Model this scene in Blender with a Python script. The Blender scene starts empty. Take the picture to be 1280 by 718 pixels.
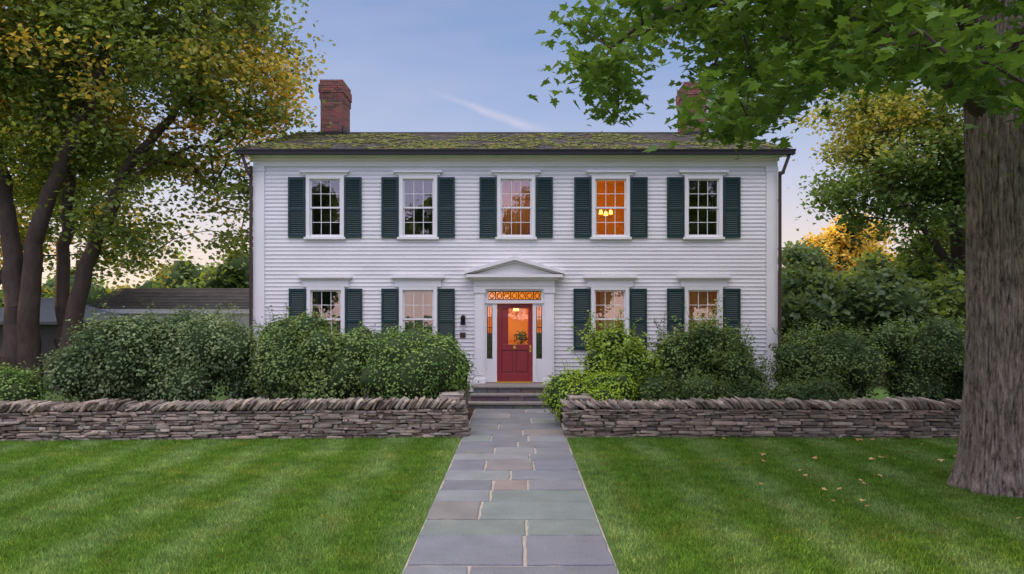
import bpy, math, random
import numpy as np
from mathutils import Vector, noise
rng=np.random.default_rng(11); random.seed(11)
scene=bpy.context.scene
scene.view_settings.view_transform='Standard'
scene.view_settings.look='None'
scene.view_settings.exposure=0
COL=scene.collection

# ------------------------------------------------------------------ helpers
def nd(nt,t,**kw):
    n=nt.nodes.new(t)
    for k,v in kw.items(): setattr(n,k,v)
    return n
def mixc(nt,a,b,f,mode='MIX'):
    m=nd(nt,'ShaderNodeMix',data_type='RGBA',blend_type=mode)
    for s,v in ((m.inputs[0],f),(m.inputs[6],a),(m.inputs[7],b)):
        if hasattr(v,'links'): nt.links.new(v,s)
        else: s.default_value=(*v,1) if isinstance(v,(tuple,list)) and len(v)==3 else v
    return m.outputs[2]
def mth(nt,op,a,b=None,c=None,clamp=False):
    m=nd(nt,'ShaderNodeMath',operation=op); m.use_clamp=clamp
    for i,v in enumerate((a,b,c)):
        if v is None: continue
        if hasattr(v,'links'): nt.links.new(v,m.inputs[i])
        else: m.inputs[i].default_value=v
    return m.outputs[0]
def pos(nt,scale=(1,1,1)):
    g=nd(nt,'ShaderNodeNewGeometry'); mp=nd(nt,'ShaderNodeMapping')
    nt.links.new(g.outputs['Position'],mp.inputs[0]); mp.inputs['Scale'].default_value=scale
    return mp.outputs[0]
def nz(nt,scale,detail=3,st=(1,1,1),rough=.55):
    n=nd(nt,'ShaderNodeTexNoise'); n.inputs['Scale'].default_value=scale; n.inputs['Detail'].default_value=detail
    n.inputs['Roughness'].default_value=rough
    nt.links.new(pos(nt,st),n.inputs['Vector']); return n.outputs[0]
def ramp(nt,f,stops):
    r=nd(nt,'ShaderNodeValToRGB'); e=r.color_ramp.elements
    while len(e)<len(stops): e.new(0.5)
    for i,(p,c) in enumerate(stops):
        e[i].position=p; e[i].color=(*c,1)
    nt.links.new(f,r.inputs[0]); return r.outputs[0]
def newmat(name):
    m=bpy.data.materials.new(name); m.use_nodes=True; nt=m.node_tree; nt.nodes.clear()
    o=nd(nt,'ShaderNodeOutputMaterial'); return m,nt,o
def mk(name,base=(.5,.5,.5),rough=.7,attr=False,ns=0,na=0,ns2=0,na2=0,st=(1,1,1),bump=0,bs=60,bst=(1,1,1),spec=.3,tint=None,tf=(.45,.65),ts=2,coat=0,metal=0):
    m,nt,o=newmat(name); p=nd(nt,'ShaderNodeBsdfPrincipled')
    if attr:
        a=nd(nt,'ShaderNodeAttribute',attribute_name='Col'); c=a.outputs['Color']
    else:
        c=nd(nt,'ShaderNodeRGB'); c.outputs[0].default_value=(*base,1); c=c.outputs[0]
    if tint:
        t=nz(nt,ts,5); r=ramp(nt,t,[(tf[0],(0,0,0)),(tf[1],(1,1,1))]); c=mixc(nt,c,tint,r)
    for s,amt in ((ns,na),(ns2,na2)):
        if amt:
            r=nz(nt,s,3,st); v=mth(nt,'MULTIPLY_ADD',r,2*amt*1.6,1-amt*1.6)
            cc=nd(nt,'ShaderNodeCombineColor')
            for i in range(3): nt.links.new(v,cc.inputs[i])
            c=mixc(nt,c,cc.outputs[0],1.0,'MULTIPLY')
    nt.links.new(c,p.inputs['Base Color'])
    p.inputs['Roughness'].default_value=rough; p.inputs['Specular IOR Level'].default_value=spec
    p.inputs['Metallic'].default_value=metal
    p.inputs['Coat Weight'].default_value=coat
    if bump:
        b=nd(nt,'ShaderNodeBump'); b.inputs['Strength'].default_value=bump; b.inputs['Distance'].default_value=.02
        nt.links.new(nz(nt,bs,4,bst),b.inputs['Height']); nt.links.new(b.outputs[0],p.inputs['Normal'])
    nt.links.new(p.outputs[0],o.inputs[0]); return m
def leafmat(name,trans=.35,rough=.5,gain=1.0):
    m,nt,o=newmat(name); p=nd(nt,'ShaderNodeBsdfDiffuse'); t=nd(nt,'ShaderNodeBsdfTranslucent'); mx=nd(nt,'ShaderNodeMixShader')
    gs=nd(nt,'ShaderNodeBsdfGlossy'); gs.inputs['Roughness'].default_value=rough; m2=nd(nt,'ShaderNodeMixShader'); m2.inputs[0].default_value=.04
    a=nd(nt,'ShaderNodeAttribute',attribute_name='Col')
    nt.links.new(a.outputs['Color'],p.inputs['Color'])
    c=mixc(nt,a.outputs['Color'],(1.5*gain,1.35*gain,.6*gain),1.0,'MULTIPLY'); nt.links.new(c,t.inputs[0])
    mx.inputs[0].default_value=trans
    nt.links.new(p.outputs[0],m2.inputs[1]); nt.links.new(gs.outputs[0],m2.inputs[2])
    nt.links.new(m2.outputs[0],mx.inputs[1]); nt.links.new(t.outputs[0],mx.inputs[2]); nt.links.new(mx.outputs[0],o.inputs[0]); return m

def empty(name,loc=(0,0,0)):
    e=bpy.data.objects.new(name,None); COL.objects.link(e); e.location=loc; e.empty_display_size=.3; return e
def link(name,me,parent=None):
    o=bpy.data.objects.new(name,me); COL.objects.link(o)
    if parent: 
        o.parent=parent; o.matrix_parent_inverse=parent.matrix_basis.inverted()
    return o
def setcol(me,col):
    col=np.asarray(col,np.float32); n=len(col)
    a=me.attributes.new('Col','FLOAT_COLOR','FACE'); rgba=np.ones((n,4),np.float32); rgba[:,:3]=col
    a.data.foreach_set('color',rgba.ravel())
def mesh_np(name,V,F,mat,col=None,smooth=False,parent=None):
    me=bpy.data.meshes.new(name); V=np.asarray(V,np.float32); F=np.asarray(F,np.int32); n,k=F.shape
    me.vertices.add(len(V)); me.vertices.foreach_set('co',V.ravel())
    me.loops.add(n*k); me.loops.foreach_set('vertex_index',F.ravel())
    me.polygons.add(n); me.polygons.foreach_set('loop_start',np.arange(0,n*k,k,dtype=np.int32))
    if smooth: me.polygons.foreach_set('use_smooth',np.ones(n,bool))
    me.update(calc_edges=True)
    if col is not None: setcol(me,col)
    me.materials.append(mat)
    return link(name,me,parent)
class MB:
    def __init__(s): s.v=[];s.f=[];s.c=[]
    def face(s,pts,c=(.5,.5,.5)):
        i=len(s.v); s.v+= [tuple(p) for p in pts]; s.f.append(tuple(range(i,i+len(pts)))); s.c.append(c)
    def box(s,x0,x1,y0,y1,z0,z1,c=(.5,.5,.5)):
        i=len(s.v)
        s.v+=[(x0,y0,z0),(x1,y0,z0),(x1,y1,z0),(x0,y1,z0),(x0,y0,z1),(x1,y0,z1),(x1,y1,z1),(x0,y1,z1)]
        for f in ((0,3,2,1),(4,5,6,7),(0,1,5,4),(1,2,6,5),(2,3,7,6),(3,0,4,7)):
            s.f.append(tuple(i+k for k in f)); s.c.append(c)
    def prism(s,poly,y0,y1,c=(.5,.5,.5)):
        n=len(poly); s.face([(x,y0,z) for x,z in poly],c); s.face([(x,y1,z) for x,z in reversed(poly)],c)
        for k in range(n):
            a=poly[k]; b=poly[(k+1)%n]; s.face([(a[0],y0,a[1]),(a[0],y1,a[1]),(b[0],y1,b[1]),(b[0],y0,b[1])],c)
    def cyl(s,x,y,z0,z1,r,n=12,r2=None,c=(.5,.5,.5)):
        r2=r if r2 is None else r2
        a=[(x+r*math.cos(t*2*math.pi/n),y+r*math.sin(t*2*math.pi/n),z0) for t in range(n)]
        b=[(x+r2*math.cos(t*2*math.pi/n),y+r2*math.sin(t*2*math.pi/n),z1) for t in range(n)]
        for k in range(n): s.face([a[k],a[(k+1)%n],b[(k+1)%n],b[k]],c)
        s.face(b,c); s.face(a[::-1],c)
    def make(s,name,mat,parent=None,bevel=0,smooth=False):
        me=bpy.data.meshes.new(name); me.from_pydata(s.v,[],s.f); setcol(me,s.c); me.materials.append(mat)
        if smooth: me.polygons.foreach_set('use_smooth',[True]*len(s.f))
        o=link(name,me,parent)
        if bevel:
            b=o.modifiers.new('b','BEVEL'); b.width=bevel; b.segments=2; b.limit_method='ANGLE'
        return o

QT=(np.array([(0,0,0),(.36,.45,.07),(0,1,-.06),(-.36,.45,.07)],float),np.array([(0,1,2,3)]))
_h=[(0,0),(.16,-.06),(.40,.02),(.30,.17),(.60,.46),(.42,.50),(.24,.46),(.27,.70),(.12,.74),(0,1.05)]
_hv=[(x,y,.16*abs(x)-.18*y*y) for x,y in _h]; _hm=[(-x,y,z) for x,y,z in _hv]
MT=(np.array(_hv+_hm,float)-np.array([0,0,0]),np.array([list(range(10)),list(range(19,9,-1))]))
def unit(a): return a/np.maximum(np.linalg.norm(a,axis=-1,keepdims=True),1e-9)
def leaves(name,C,size,col,mat,T=QT,up=.5,droop=.3,out=None,parent=None):
    N=len(C); n=unit(rng.normal(size=(N,3))); n[:,2]=np.abs(n[:,2])+up
    if out is not None: n+=out
    n=unit(n); t=rng.normal(size=(N,3)); t[:,2]-=droop
    if out is not None: t+=out*.4
    d=unit(t-n*np.sum(t*n,1,keepdims=True)); b=np.cross(d,n)
    V0,F0=T; k=len(V0); s=np.asarray(size).reshape(-1,1,1)*np.ones((N,1,1))
    V=C[:,None,:]+s*(V0[None,:,0:1]*b[:,None]+V0[None,:,1:2]*d[:,None]+V0[None,:,2:3]*n[:,None])
    F=(F0[None]+ (np.arange(N)*k)[:,None,None]).reshape(-1,F0.shape[1])
    col=np.repeat(col,len(F0),axis=0)
    return mesh_np(name,V.reshape(-1,3),F,mat,col,parent=parent)
def tubes(name,A,B,ra,rb,mat,parent=None,ns=8):
    A=np.asarray(A);B=np.asarray(B);N=len(A); d=unit(B-A)
    ref=np.where(np.abs(d[:,2:3])>.9,np.array([[1.,0,0]]),np.array([[0,0,1.]]))
    u=unit(np.cross(d,ref)); v=np.cross(d,u); th=np.arange(ns)*2*math.pi/ns
    ring=np.cos(th)[None,:,None]*u[:,None]+np.sin(th)[None,:,None]*v[:,None]
    Va=A[:,None]+ring*np.asarray(ra).reshape(-1,1,1); Vb=B[:,None]+d[:,None]*0.3*np.asarray(rb).reshape(-1,1,1)+ring*np.asarray(rb).reshape(-1,1,1)
    V=np.concatenate([Va,Vb],1).reshape(-1,3); k=np.arange(ns); k2=(k+1)%ns
    F0=np.stack([k,k2,k2+ns,k+ns],1); F=(F0[None]+(np.arange(N)*2*ns)[:,None,None]).reshape(-1,4)
    return mesh_np(name,V,F,mat,smooth=True,parent=parent)
def grow(stems,att,zmin,tipr=.012,step=.6,pw=2.3):
    P=[];par=[];mr=[];ok=[]
    for st in stems:
        prev=st.get('par',-1)
        pts=st['p']; r0,r1=st['r']
        for a in range(len(pts)-1):
            p0=np.array(pts[a],float);p1=np.array(pts[a+1],float); n=max(2,int(np.linalg.norm(p1-p0)/.5))
            for q in range(n if a<len(pts)-2 else n+1):
                f=q/n; g=(a+f)/(len(pts)-1)
                pt=p0*(1-f)+p1*f+ (rng.normal(size=3)*.03 if (a or q) else 0)
                P.append(pt);par.append(prev);prev=len(P)-1;mr.append(r0*(1-g)+r1*g);ok.append(pt[2]>zmin)
    S=np.array(P); base=S[np.array(ok)]
    dd=np.min(np.linalg.norm(att[:,None]-base[None],axis=2),1); order=np.argsort(dd)
    tips=[]
    for i in order:
        t=att[i]; A=np.array(P); d=t-A; L=np.linalg.norm(d,axis=1)
        pen=L*(1+.45*(d[:,2]/np.maximum(L,.01)<-.2)); pen[~np.array(ok)]=1e9
        j=int(np.argmin(pen)); L0=L[j]; n=max(1,int(L0/step)); prev=j; p0=A[j]
        for q in range(1,n+1):
            f=q/n; pt=p0*(1-f)+t*f+np.array([0,0,1])*L0*.10*math.sin(f*math.pi)
            if q<n: pt=pt+rng.normal(size=3)*.06
            P.append(pt);par.append(prev);mr.append(0);ok.append(True);prev=len(P)-1
        tips.append(prev)
    n=len(P); acc=np.zeros(n); acc[tips]=tipr**pw
    for i in range(n-1,-1,-1):
        if acc[i]==0: acc[i]=tipr**pw
        if par[i]>=0: acc[par[i]]+=acc[i]
    r=acc**(1/pw); mr=np.array(mr); r=np.where(mr>0,mr,np.minimum(r,.22))
    idx=[i for i in range(n) if par[i]>=0]; P=np.array(P); pi=np.array([par[i] for i in idx])
    return P[pi],P[idx],np.minimum(r[pi],r[idx]*1.35),r[idx]
def nfield(P,s,off=0): return np.array([noise.noise(Vector((p[0]*s+off,p[1]*s,p[2]*s))) for p in P])

# ------------------------------------------------------------------ materials
M_siding=mk('white_clapboard_paint',rough=.55,attr=True,ns=1.2,na=.05,ns2=14,na2=.04)
M_trim=mk('white_trim_paint',(.79,.78,.785),.5,ns=2,na=.05)
M_shut=mk('green_shutter_paint',(.010,.038,.039),.45,ns=6,na=.15,spec=.4)
M_door=mk('red_door_paint',(.25,.018,.028),.35,ns=8,na=.08,spec=.5,coat=.2)
M_dark=mk('dark_gutter_metal',(.02,.018,.02),.5)
M_down=mk('brown_downspout',(.06,.035,.03),.5)
M_brick=mk('brick',rough=.85,attr=True,ns=30,na=.15,bump=.3,bs=80)
M_mortar=mk('brick_mortar',(.24,.2,.19),.9,ns=30,na=.1)
M_shingle=mk('mossy_shingles',rough=.9,attr=True,ns=25,na=.25,tint=(.11,.12,.035),tf=(.5,.7),ts=1.3)
M_moss=mk('moss',rough=1,attr=True,ns=40,na=.3)
M_room=mk('room_plaster',(.22,.19,.17),.9)
M_roomw=mk('warm_room_plaster',(.8,.45,.14),.9,ns=2,na=.2)
M_step=mk('step_stone',rough=.8,attr=True,ns=8,na=.2,ns2=60,na2=.1,bump=.3,bs=30)
M_stone=mk('fieldstone',rough=.92,attr=True,ns=9,na=.28,ns2=60,na2=.22,bump=.9,bs=35,bst=(.6,.6,2),tint=(.25,.255,.21),tf=(.56,.72),ts=3)
M_wallcore=mk('wall_core_rubble',(.03,.026,.024),1)
M_slab=mk('bluestone',rough=.6,attr=True,ns=2.2,na=.2,ns2=35,na2=.16,bump=.25,bs=25,tint=(.235,.22,.20),tf=(.58,.85),ts=1.6)
M_joint=mk('path_mortar',(.46,.40,.34),.95,ns=20,na=.15,bump=.4,bs=80)
M_brass=mk('brass',(.75,.5,.12),.35,metal=.9)
M_iron=mk('black_iron',(.02,.02,.02),.45,metal=.5)
M_mulch=mk('mulch_soil',(.06,.04,.03),1,ns=30,na=.5,bump=1,bs=60)
M_bark2=mk('dark_bark',(.07,.05,.042),.95,ns=8,na=.3,st=(1,1,.3),bump=.8,bs=20,bst=(1,1,.2))
M_twig=mk('twig_bark',(.06,.045,.035),.95)
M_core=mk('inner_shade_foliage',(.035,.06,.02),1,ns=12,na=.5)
M_leafN=leafmat('maple_leaf',.36,.42); M_leaf=leafmat('tree_leaf',.42,.6); M_leafS=leafmat('shrub_leaf',.28,.5)
M_roofg=mk('grey_shingles',rough=.9,attr=True,ns=12,na=.2)
M_wood=mk('dark_shed_boards',(.06,.055,.05),.8,ns=6,na=.3,st=(6,6,.5))
M_fallen=mk('fallen_leaf',rough=.8,attr=True)
M_bark,nt,o=newmat('maple_bark'); p=nd(nt,'ShaderNodeBsdfPrincipled'); p.inputs['Roughness'].default_value=.95; p.inputs['Specular IOR Level'].default_value=.15
f1=nz(nt,20,6,(1,1,.24),.78); f2=nz(nt,2.2,4); cr=ramp(nt,f1,[(.36,(.07,.052,.046)),(.45,(.24,.19,.17)),(.55,(.40,.335,.305)),(.72,(.52,.455,.42))])
cr2=ramp(nt,f2,[(.3,(.76,.78,.74)),(.7,(1.08,1.05,1.03))]); c=mixc(nt,cr,cr2,1.0,'MULTIPLY'); nt.links.new(c,p.inputs['Base Color'])
b=nd(nt,'ShaderNodeBump'); b.inputs['Strength'].default_value=1; b.inputs['Distance'].default_value=.05; nt.links.new(f1,b.inputs['Height']); nt.links.new(b.outputs[0],p.inputs['Normal']); nt.links.new(p.outputs[0],o.inputs[0])

M_glass,nt,o=newmat('window_glass')
gl=nd(nt,'ShaderNodeBsdfGlossy'); gl.inputs['Roughness'].default_value=.015; gl.inputs['Color'].default_value=(.95,.95,1,1)
tr=nd(nt,'ShaderNodeBsdfTransparent'); tr.inputs[0].default_value=(.82,.82,.8,1); mx=nd(nt,'ShaderNodeMixShader')
fr=nd(nt,'ShaderNodeFresnel'); fr.inputs[0].default_value=1.45
b=nd(nt,'ShaderNodeBump'); b.inputs['Strength'].default_value=.06; b.inputs['Distance'].default_value=.02
nt.links.new(nz(nt,4,2),b.inputs['Height']); nt.links.new(b.outputs[0],gl.inputs['Normal'])
nt.links.new(mth(nt,'MULTIPLY_ADD',fr.outputs[0],1.0,.12,True),mx.inputs[0])
nt.links.new(tr.outputs[0],mx.inputs[1]); nt.links.new(gl.outputs[0],mx.inputs[2]); nt.links.new(mx.outputs[0],o.inputs[0])
def emis(name,c,s):
    m,nt,o=newmat(name); e=nd(nt,'ShaderNodeEmission'); e.inputs[0].default_value=(*c,1); e.inputs[1].default_value=s
    nt.links.new(e.outputs[0],o.inputs[0]); return m
M_bulb=emis('lamp_shade_glow',(1,.55,.12),4)
def clothmat(name,c,tr):
    m,nt,o=newmat(name); d=nd(nt,'ShaderNodeBsdfDiffuse'); t=nd(nt,'ShaderNodeBsdfTranslucent'); x=nd(nt,'ShaderNodeMixShader')
    d.inputs[0].default_value=(*c,1); t.inputs[0].default_value=(*c,1); x.inputs[0].default_value=tr
    nt.links.new(d.outputs[0],x.inputs[1]); nt.links.new(t.outputs[0],x.inputs[2]); nt.links.new(x.outputs[0],o.inputs[0]); return m
M_curt=clothmat('white_curtain',(.38,.36,.34),.4); M_curtw=clothmat('warm_curtain',(.40,.24,.16),.6); M_trans=clothmat('transom_glow_cloth',(.95,.75,.35),.8)

def grassmat(name,attr,dark=1.0):
    m,nt,o=newmat(name); p=nd(nt,'ShaderNodeBsdfDiffuse'); t=nd(nt,'ShaderNodeBsdfTranslucent'); x=nd(nt,'ShaderNodeMixShader')
    g=nd(nt,'ShaderNodeNewGeometry'); s=nd(nt,'ShaderNodeSeparateXYZ'); nt.links.new(g.outputs['Position'],s.inputs[0])
    w=nz(nt,.7,3); xx=mth(nt,'ADD',s.outputs[0],mth(nt,'MULTIPLY',w,.55))
    st=mth(nt,'SINE',mth(nt,'MULTIPLY',xx,2*math.pi/1.12)); st=mth(nt,'MULTIPLY_ADD',st,.5,.35,True)
    big=nz(nt,.75,4); f=mth(nt,'MULTIPLY',st,mth(nt,'MULTIPLY_ADD',big,3.0,-.85,True),None,True)
    c=mixc(nt,(.108*dark,.205*dark,.030*dark),(.205*dark,.305*dark,.110*dark),f)
    pt=nz(nt,4,5); r=ramp(nt,pt,[(.3,(.70,.73,.70)),(.7,(1.25,1.22,1.22))]); c=mixc(nt,c,r,1.0,'MULTIPLY')
    yl=nz(nt,1.7,5); r=ramp(nt,yl,[(.54,(0,0,0)),(.75,(.5,.5,.5))]); c=mixc(nt,c,(.23*dark,.25*dark,.06*dark),r)
    if attr:
        a=nd(nt,'ShaderNodeAttribute',attribute_name='Col'); c=mixc(nt,c,a.outputs['Color'],1.0,'MULTIPLY')
    nt.links.new(c,p.inputs['Color']); nt.links.new(c,t.inputs[0])
    x.inputs[0].default_value=.3 if attr else 0
    nt.links.new(p.outputs[0],x.inputs[1]); nt.links.new(t.outputs[0],x.inputs[2]); nt.links.new(x.outputs[0],o.inputs[0]); return m
M_grass=grassmat('grass_blades',True,1.32); M_turf=grassmat('turf',False,.7)

# ------------------------------------------------------------------ ground
g=MB(); g.face([(-300,-300,0),(300,-300,0),(300,400,0),(-300,400,0)]); 
M_ground=mk('ground_grass',(.09,.16,.035),1,ns=.3,na=.3,ns2=20,na2=.3); g.make('ground',M_ground)
g=MB(); g.face([(-16,13.2,.004),(16,13.2,.004),(16,18.6,.004),(-16,18.6,.004)]); g.make('garden_bed',M_mulch)

lawn=empty('lawn')
g=MB(); g.face([(-18,-2,.004),(-1.08,-2,.004),(-1.08,13.3,.004),(-18,13.3,.004)]); g.face([(.95,-2,.004),(18,-2,.004),(18,13.3,.004),(.95,13.3,.004)]); g.make('turf',M_turf,lawn)
patches=[]
for k in range(3):
    n=4600; B=np.zeros((n,3)); B[:,:2]=rng.random((n,2)); h=rng.uniform(.02,.055,n); w=rng.uniform(.003,.0065,n); a=rng.random(n)*6.283
    ln=rng.normal(size=(n,2))*.018; dx=np.cos(a)*w; dy=np.sin(a)*w
    V=np.zeros((n,3,3)); V[:,0]=B; V[:,1]=B; V[:,2]=B
    V[:,0,0]-=dx;V[:,0,1]-=dy;V[:,1,0]+=dx;V[:,1,1]+=dy;V[:,2,:2]+=ln;V[:,2,2]=h
    V[:,:,:2]-=.5
    cv=rng.uniform(.5,1.55,(n,1))*np.ones((1,3)); dry=rng.random(n)<.06; cv[dry]*=np.array([2.2,1.4,1.5])
    ob=mesh_np('grass_patch',V.reshape(-1,3),np.arange(n*3).reshape(-1,3),M_grass,cv); patches.append(ob.data); bpy.data.objects.remove(ob)
for side in (-1,1):
    for i in range(13):
        for j in range(11):
            x=(-1.10-.5-i) if side<0 else (.97+.5+i); y=2.6+j
            if abs(x)>0.8*(y+1)+2: continue
            o=link('grass_patch',random.choice(patches),lawn); o.location=(x,y,.004); o.rotation_euler=(0,0,random.randint(0,3)*math.pi/2)

# path
path=empty('flagstone_path')
g=MB(); g.face([(-1.06,-2,.012),(.93,-2,.012),(.93,16.9,.012),(-1.06,16.9,.012)]); g.make('mortar',M_joint,path)
BL=(.185,.195,.225);GR=(.195,.228,.222);BR=(.215,.200,.200);LB=(.22,.232,.25)
rows=[(-2,-1.2),(-1.2,-.5),(-.5,.3),(.3,.9),(.9,1.7),(1.7,2.3),(2.3,3.0),(3.0,3.8),(3.8,4.4),(4.4,5.15),(5.15,5.86),
(5.86,6.42,[-.45],[BL,BL]),(6.42,7.28,[.07],[BL,(.165,.17,.20)]),(7.28,7.85,[.1],[GR,GR]),(7.85,8.6,[-.45],[BR,GR]),(8.6,9.15,[-.35],[LB,GR]),
(9.15,9.7,[-.34,.14],[BL,(.23,.19,.18),LB]),(9.7,10.3,[-.1],[LB,BL]),(10.3,11.0,[-.5,.25],[BL,BR,BL]),(11.0,11.5,[.2],[LB,BL]),(11.5,12.05,[-.4,.3],[BL,LB,BL]),
(12.05,12.6,[0],[BL,LB]),(12.6,13.2,[-.5,.2],[GR,BL,LB]),(13.2,13.9,[.1],[BL,BR]),(13.9,14.6,[-.4],[LB,BL]),(14.6,15.4,[.3],[BL,GR]),(15.4,16.2,[-.2],[LB,BL]),(16.2,16.88,[.2],[BL,LB])]
g=MB()
for r in rows:
    y0,y1=r[:2]; sp=r[2] if len(r)>2 else sorted([random.uniform(-.5,.4)]); cs=r[3] if len(r)>2 else [random.choice([BL,GR,BR,LB]) for _ in range(len(sp)+1)]
    xs=[-1.06+random.uniform(-.015,.015)]+sp+[.93+random.uniform(-.015,.015)]
    for k in range(len(xs)-1):
        x0=xs[k]+.016;x1=xs[k+1]-.016;a=y0+.016;b_=y1-.016; z=.030+random.uniform(-.004,.004); q_=random.uniform(.85,1.12); cc=tuple(v*q_*random.uniform(.98,1.02) for v in cs[k])
        def edge(p,q,n):
            out=[]
            for t in range(n):
                f=t/n; out.append((p[0]*(1-f)+q[0]*f+random.uniform(-.009,.009),p[1]*(1-f)+q[1]*f+random.uniform(-.009,.009)))
            return out
        ol=edge((x0,a),(x1,a),6)+edge((x1,a),(x1,b_),4)+edge((x1,b_),(x0,b_),6)+edge((x0,b_),(x0,a),4)
        cx=(x0+x1)/2;cy=(a+b_)/2; n=len(ol)
        inn=[(cx+(p[0]-cx)*(1-.012/max(x1-x0,.1)*2),cy+(p[1]-cy)*(1-.012/max(b_-a,.1)*2)) for p in ol]
        g.face([(p[0],p[1],z) for p in inn],cc)
        for q in range(n):
            q2=(q+1)%n; g.face([(*ol[q],z-.008),(*ol[q2],z-.008),(*inn[q2],z),(*inn[q],z)],cc)
            g.face([(*ol[q],0.0),(*ol[q2],0.0),(*ol[q2],z-.008),(*ol[q],z-.008)],cc)
g.make('slabs',M_slab,path)

# ------------------------------------------------------------------ dry stone wall
def stone_template():
    n=4; V=[];F=[]
    idx={}
    def vid(p):
        k=tuple(round(x,4) for x in p)
        if k not in idx: idx[k]=len(V); V.append(p)
        return idx[k]
    for ax in range(3):
        for sg in (-1,1):
            for i in range(n-1):
                for j in range(n-1):
                    q=[]
                    for a,b in ((i,j),(i+1,j),(i+1,j+1),(i,j+1)):
                        L=[-1,-.75,.75,1]; p=[0,0,0]; p[ax]=sg; p[(ax+1)%3]=L[a]; p[(ax+2)%3]=L[b]; q.append(vid(p))
                    if sg<0: q=q[::-1]
                    F.append(q)
    V=np.array(V)
    ed=(np.abs(V)>.99).sum(1); V=np.where((ed>=2)[:,None],V*.93,V); V=np.where((ed>=3)[:,None],V*.95,V)
    return V,np.array(F)
ST=stone_template()
SC=[(.36,.285,.24),(.29,.25,.225),(.40,.325,.27),(.25,.21,.19),(.34,.265,.22),(.46,.395,.335),(.21,.17,.15)]
class Stones:
    def __init__(s): s.V=[];s.F=[];s.C=[];s.n=0
    def add(s,c,h,R=None,col=None):
        V=ST[0]*np.array(h)*(1+rng.normal(size=(len(ST[0]),3))*.09)
        sh=rng.normal(size=2)*.08; V[:,0]+=V[:,2]*sh[0]; V[:,1]+=V[:,2]*sh[1]*.5
        if R is not None: V=V@np.array(R).T
        s.V.append(V+np.array(c)); s.F.append(ST[1]+s.n); s.n+=len(V)
        cc=np.array(col or random.choice(SC))*random.uniform(.6,1.22); s.C.append(np.tile(cc,(len(ST[1]),1)))
    def make(s,name,parent): return mesh_np(name,np.concatenate(s.V),np.concatenate(s.F),M_stone,np.concatenate(s.C),parent=parent)
def rz(a): c,s=math.cos(a),math.sin(a); return np.array([[c,-s,0],[s,c,0],[0,0,1]])
def ry(a): c,s=math.cos(a),math.sin(a); return np.array([[c,0,s],[0,1,0],[-s,0,c]])
def wall_run(S,core,p0,p1,W=.5,H=.55,lean=1,cap=True):
    p0=np.array(p0,float);p1=np.array(p1,float); L=np.linalg.norm(p1-p0); u=(p1-p0)/L; v=np.array([-u[1],u[0]]); ang=math.atan2(u[1],u[0]); R=rz(ang)
    z=0
    while z<H-.02:
        t=random.uniform(.032,.085); t=min(t,H-z); x=-random.random()*.1
        while x<L:
            w=random.uniform(.10,.46) if random.random()<.8 else random.uniform(.06,.13); tt=t*random.uniform(.78,1.04)
            for sd in (-1,1):
                q=p0+u*(min(x+w/2,L-.04))+v*sd*(W/2-.10+random.uniform(-.035,.025))
                S.add((q[0],q[1],z+tt/2+random.uniform(-.008,.008)),(w/2*.97,.10,tt/2*.98),R@ry(random.gauss(0,.035)))
            x+=w
        for e in (0,L):
            q=p0+u*(e+(.06 if e==0 else -.06)); S.add((q[0],q[1],z+t/2),(.08,W/2*.95,t/2),R)
        z+=t
    x=-.02; ln_=.8
    while x<L and cap:
        w=random.uniform(.032,.075); hh=random.uniform(.085,.115); ln_=min(1.15,max(.6,ln_+random.gauss(0,.1))); a=-lean*ln_
        q=p0+u*x+v*random.uniform(-.02,.02)
        S.add((q[0],q[1],H+hh*.72*math.cos(ln_)+.03),(w/2,W/2+random.uniform(-.06,.04),hh),R@rz(random.gauss(0,.06))@ry(-a),random.choice(SC))
        x+=w*1.25
    a0=p0+u*.06;a1=p1-u*.06
    pts=[tuple(k) for k in (a0-v*.16,a1-v*.16,a1+v*.16,a0+v*.16)]
    core.face([(x_,y_,H-.01) for x_,y_ in pts])
    for k in range(4): core.face([(*pts[k],0),(*pts[(k+1)%4],0),(*pts[(k+1)%4],H-.01),(*pts[k],H-.01)])
w=empty('stone_wall',(-1.3,13.3,0)); S=Stones(); core=MB()
wall_run(S,core,(-14.5,12.65),(-1.08,13.3),lean=1); wall_run(S,core,(-1.36,13.6),(-1.42,16.2),W=.45,lean=-1)
S.make('stones',w); core.make('core',M_wallcore,w)
w=empty('stone_wall',(1.3,13.3,0)); S=Stones(); core=MB()
wall_run(S,core,(.96,13.3),(14.5,13.15),lean=-1); wall_run(S,core,(1.25,13.6),(1.32,16.2),W=.45,lean=-1)
S.make('stones',w); core.make('core',M_wallcore,w)

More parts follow.
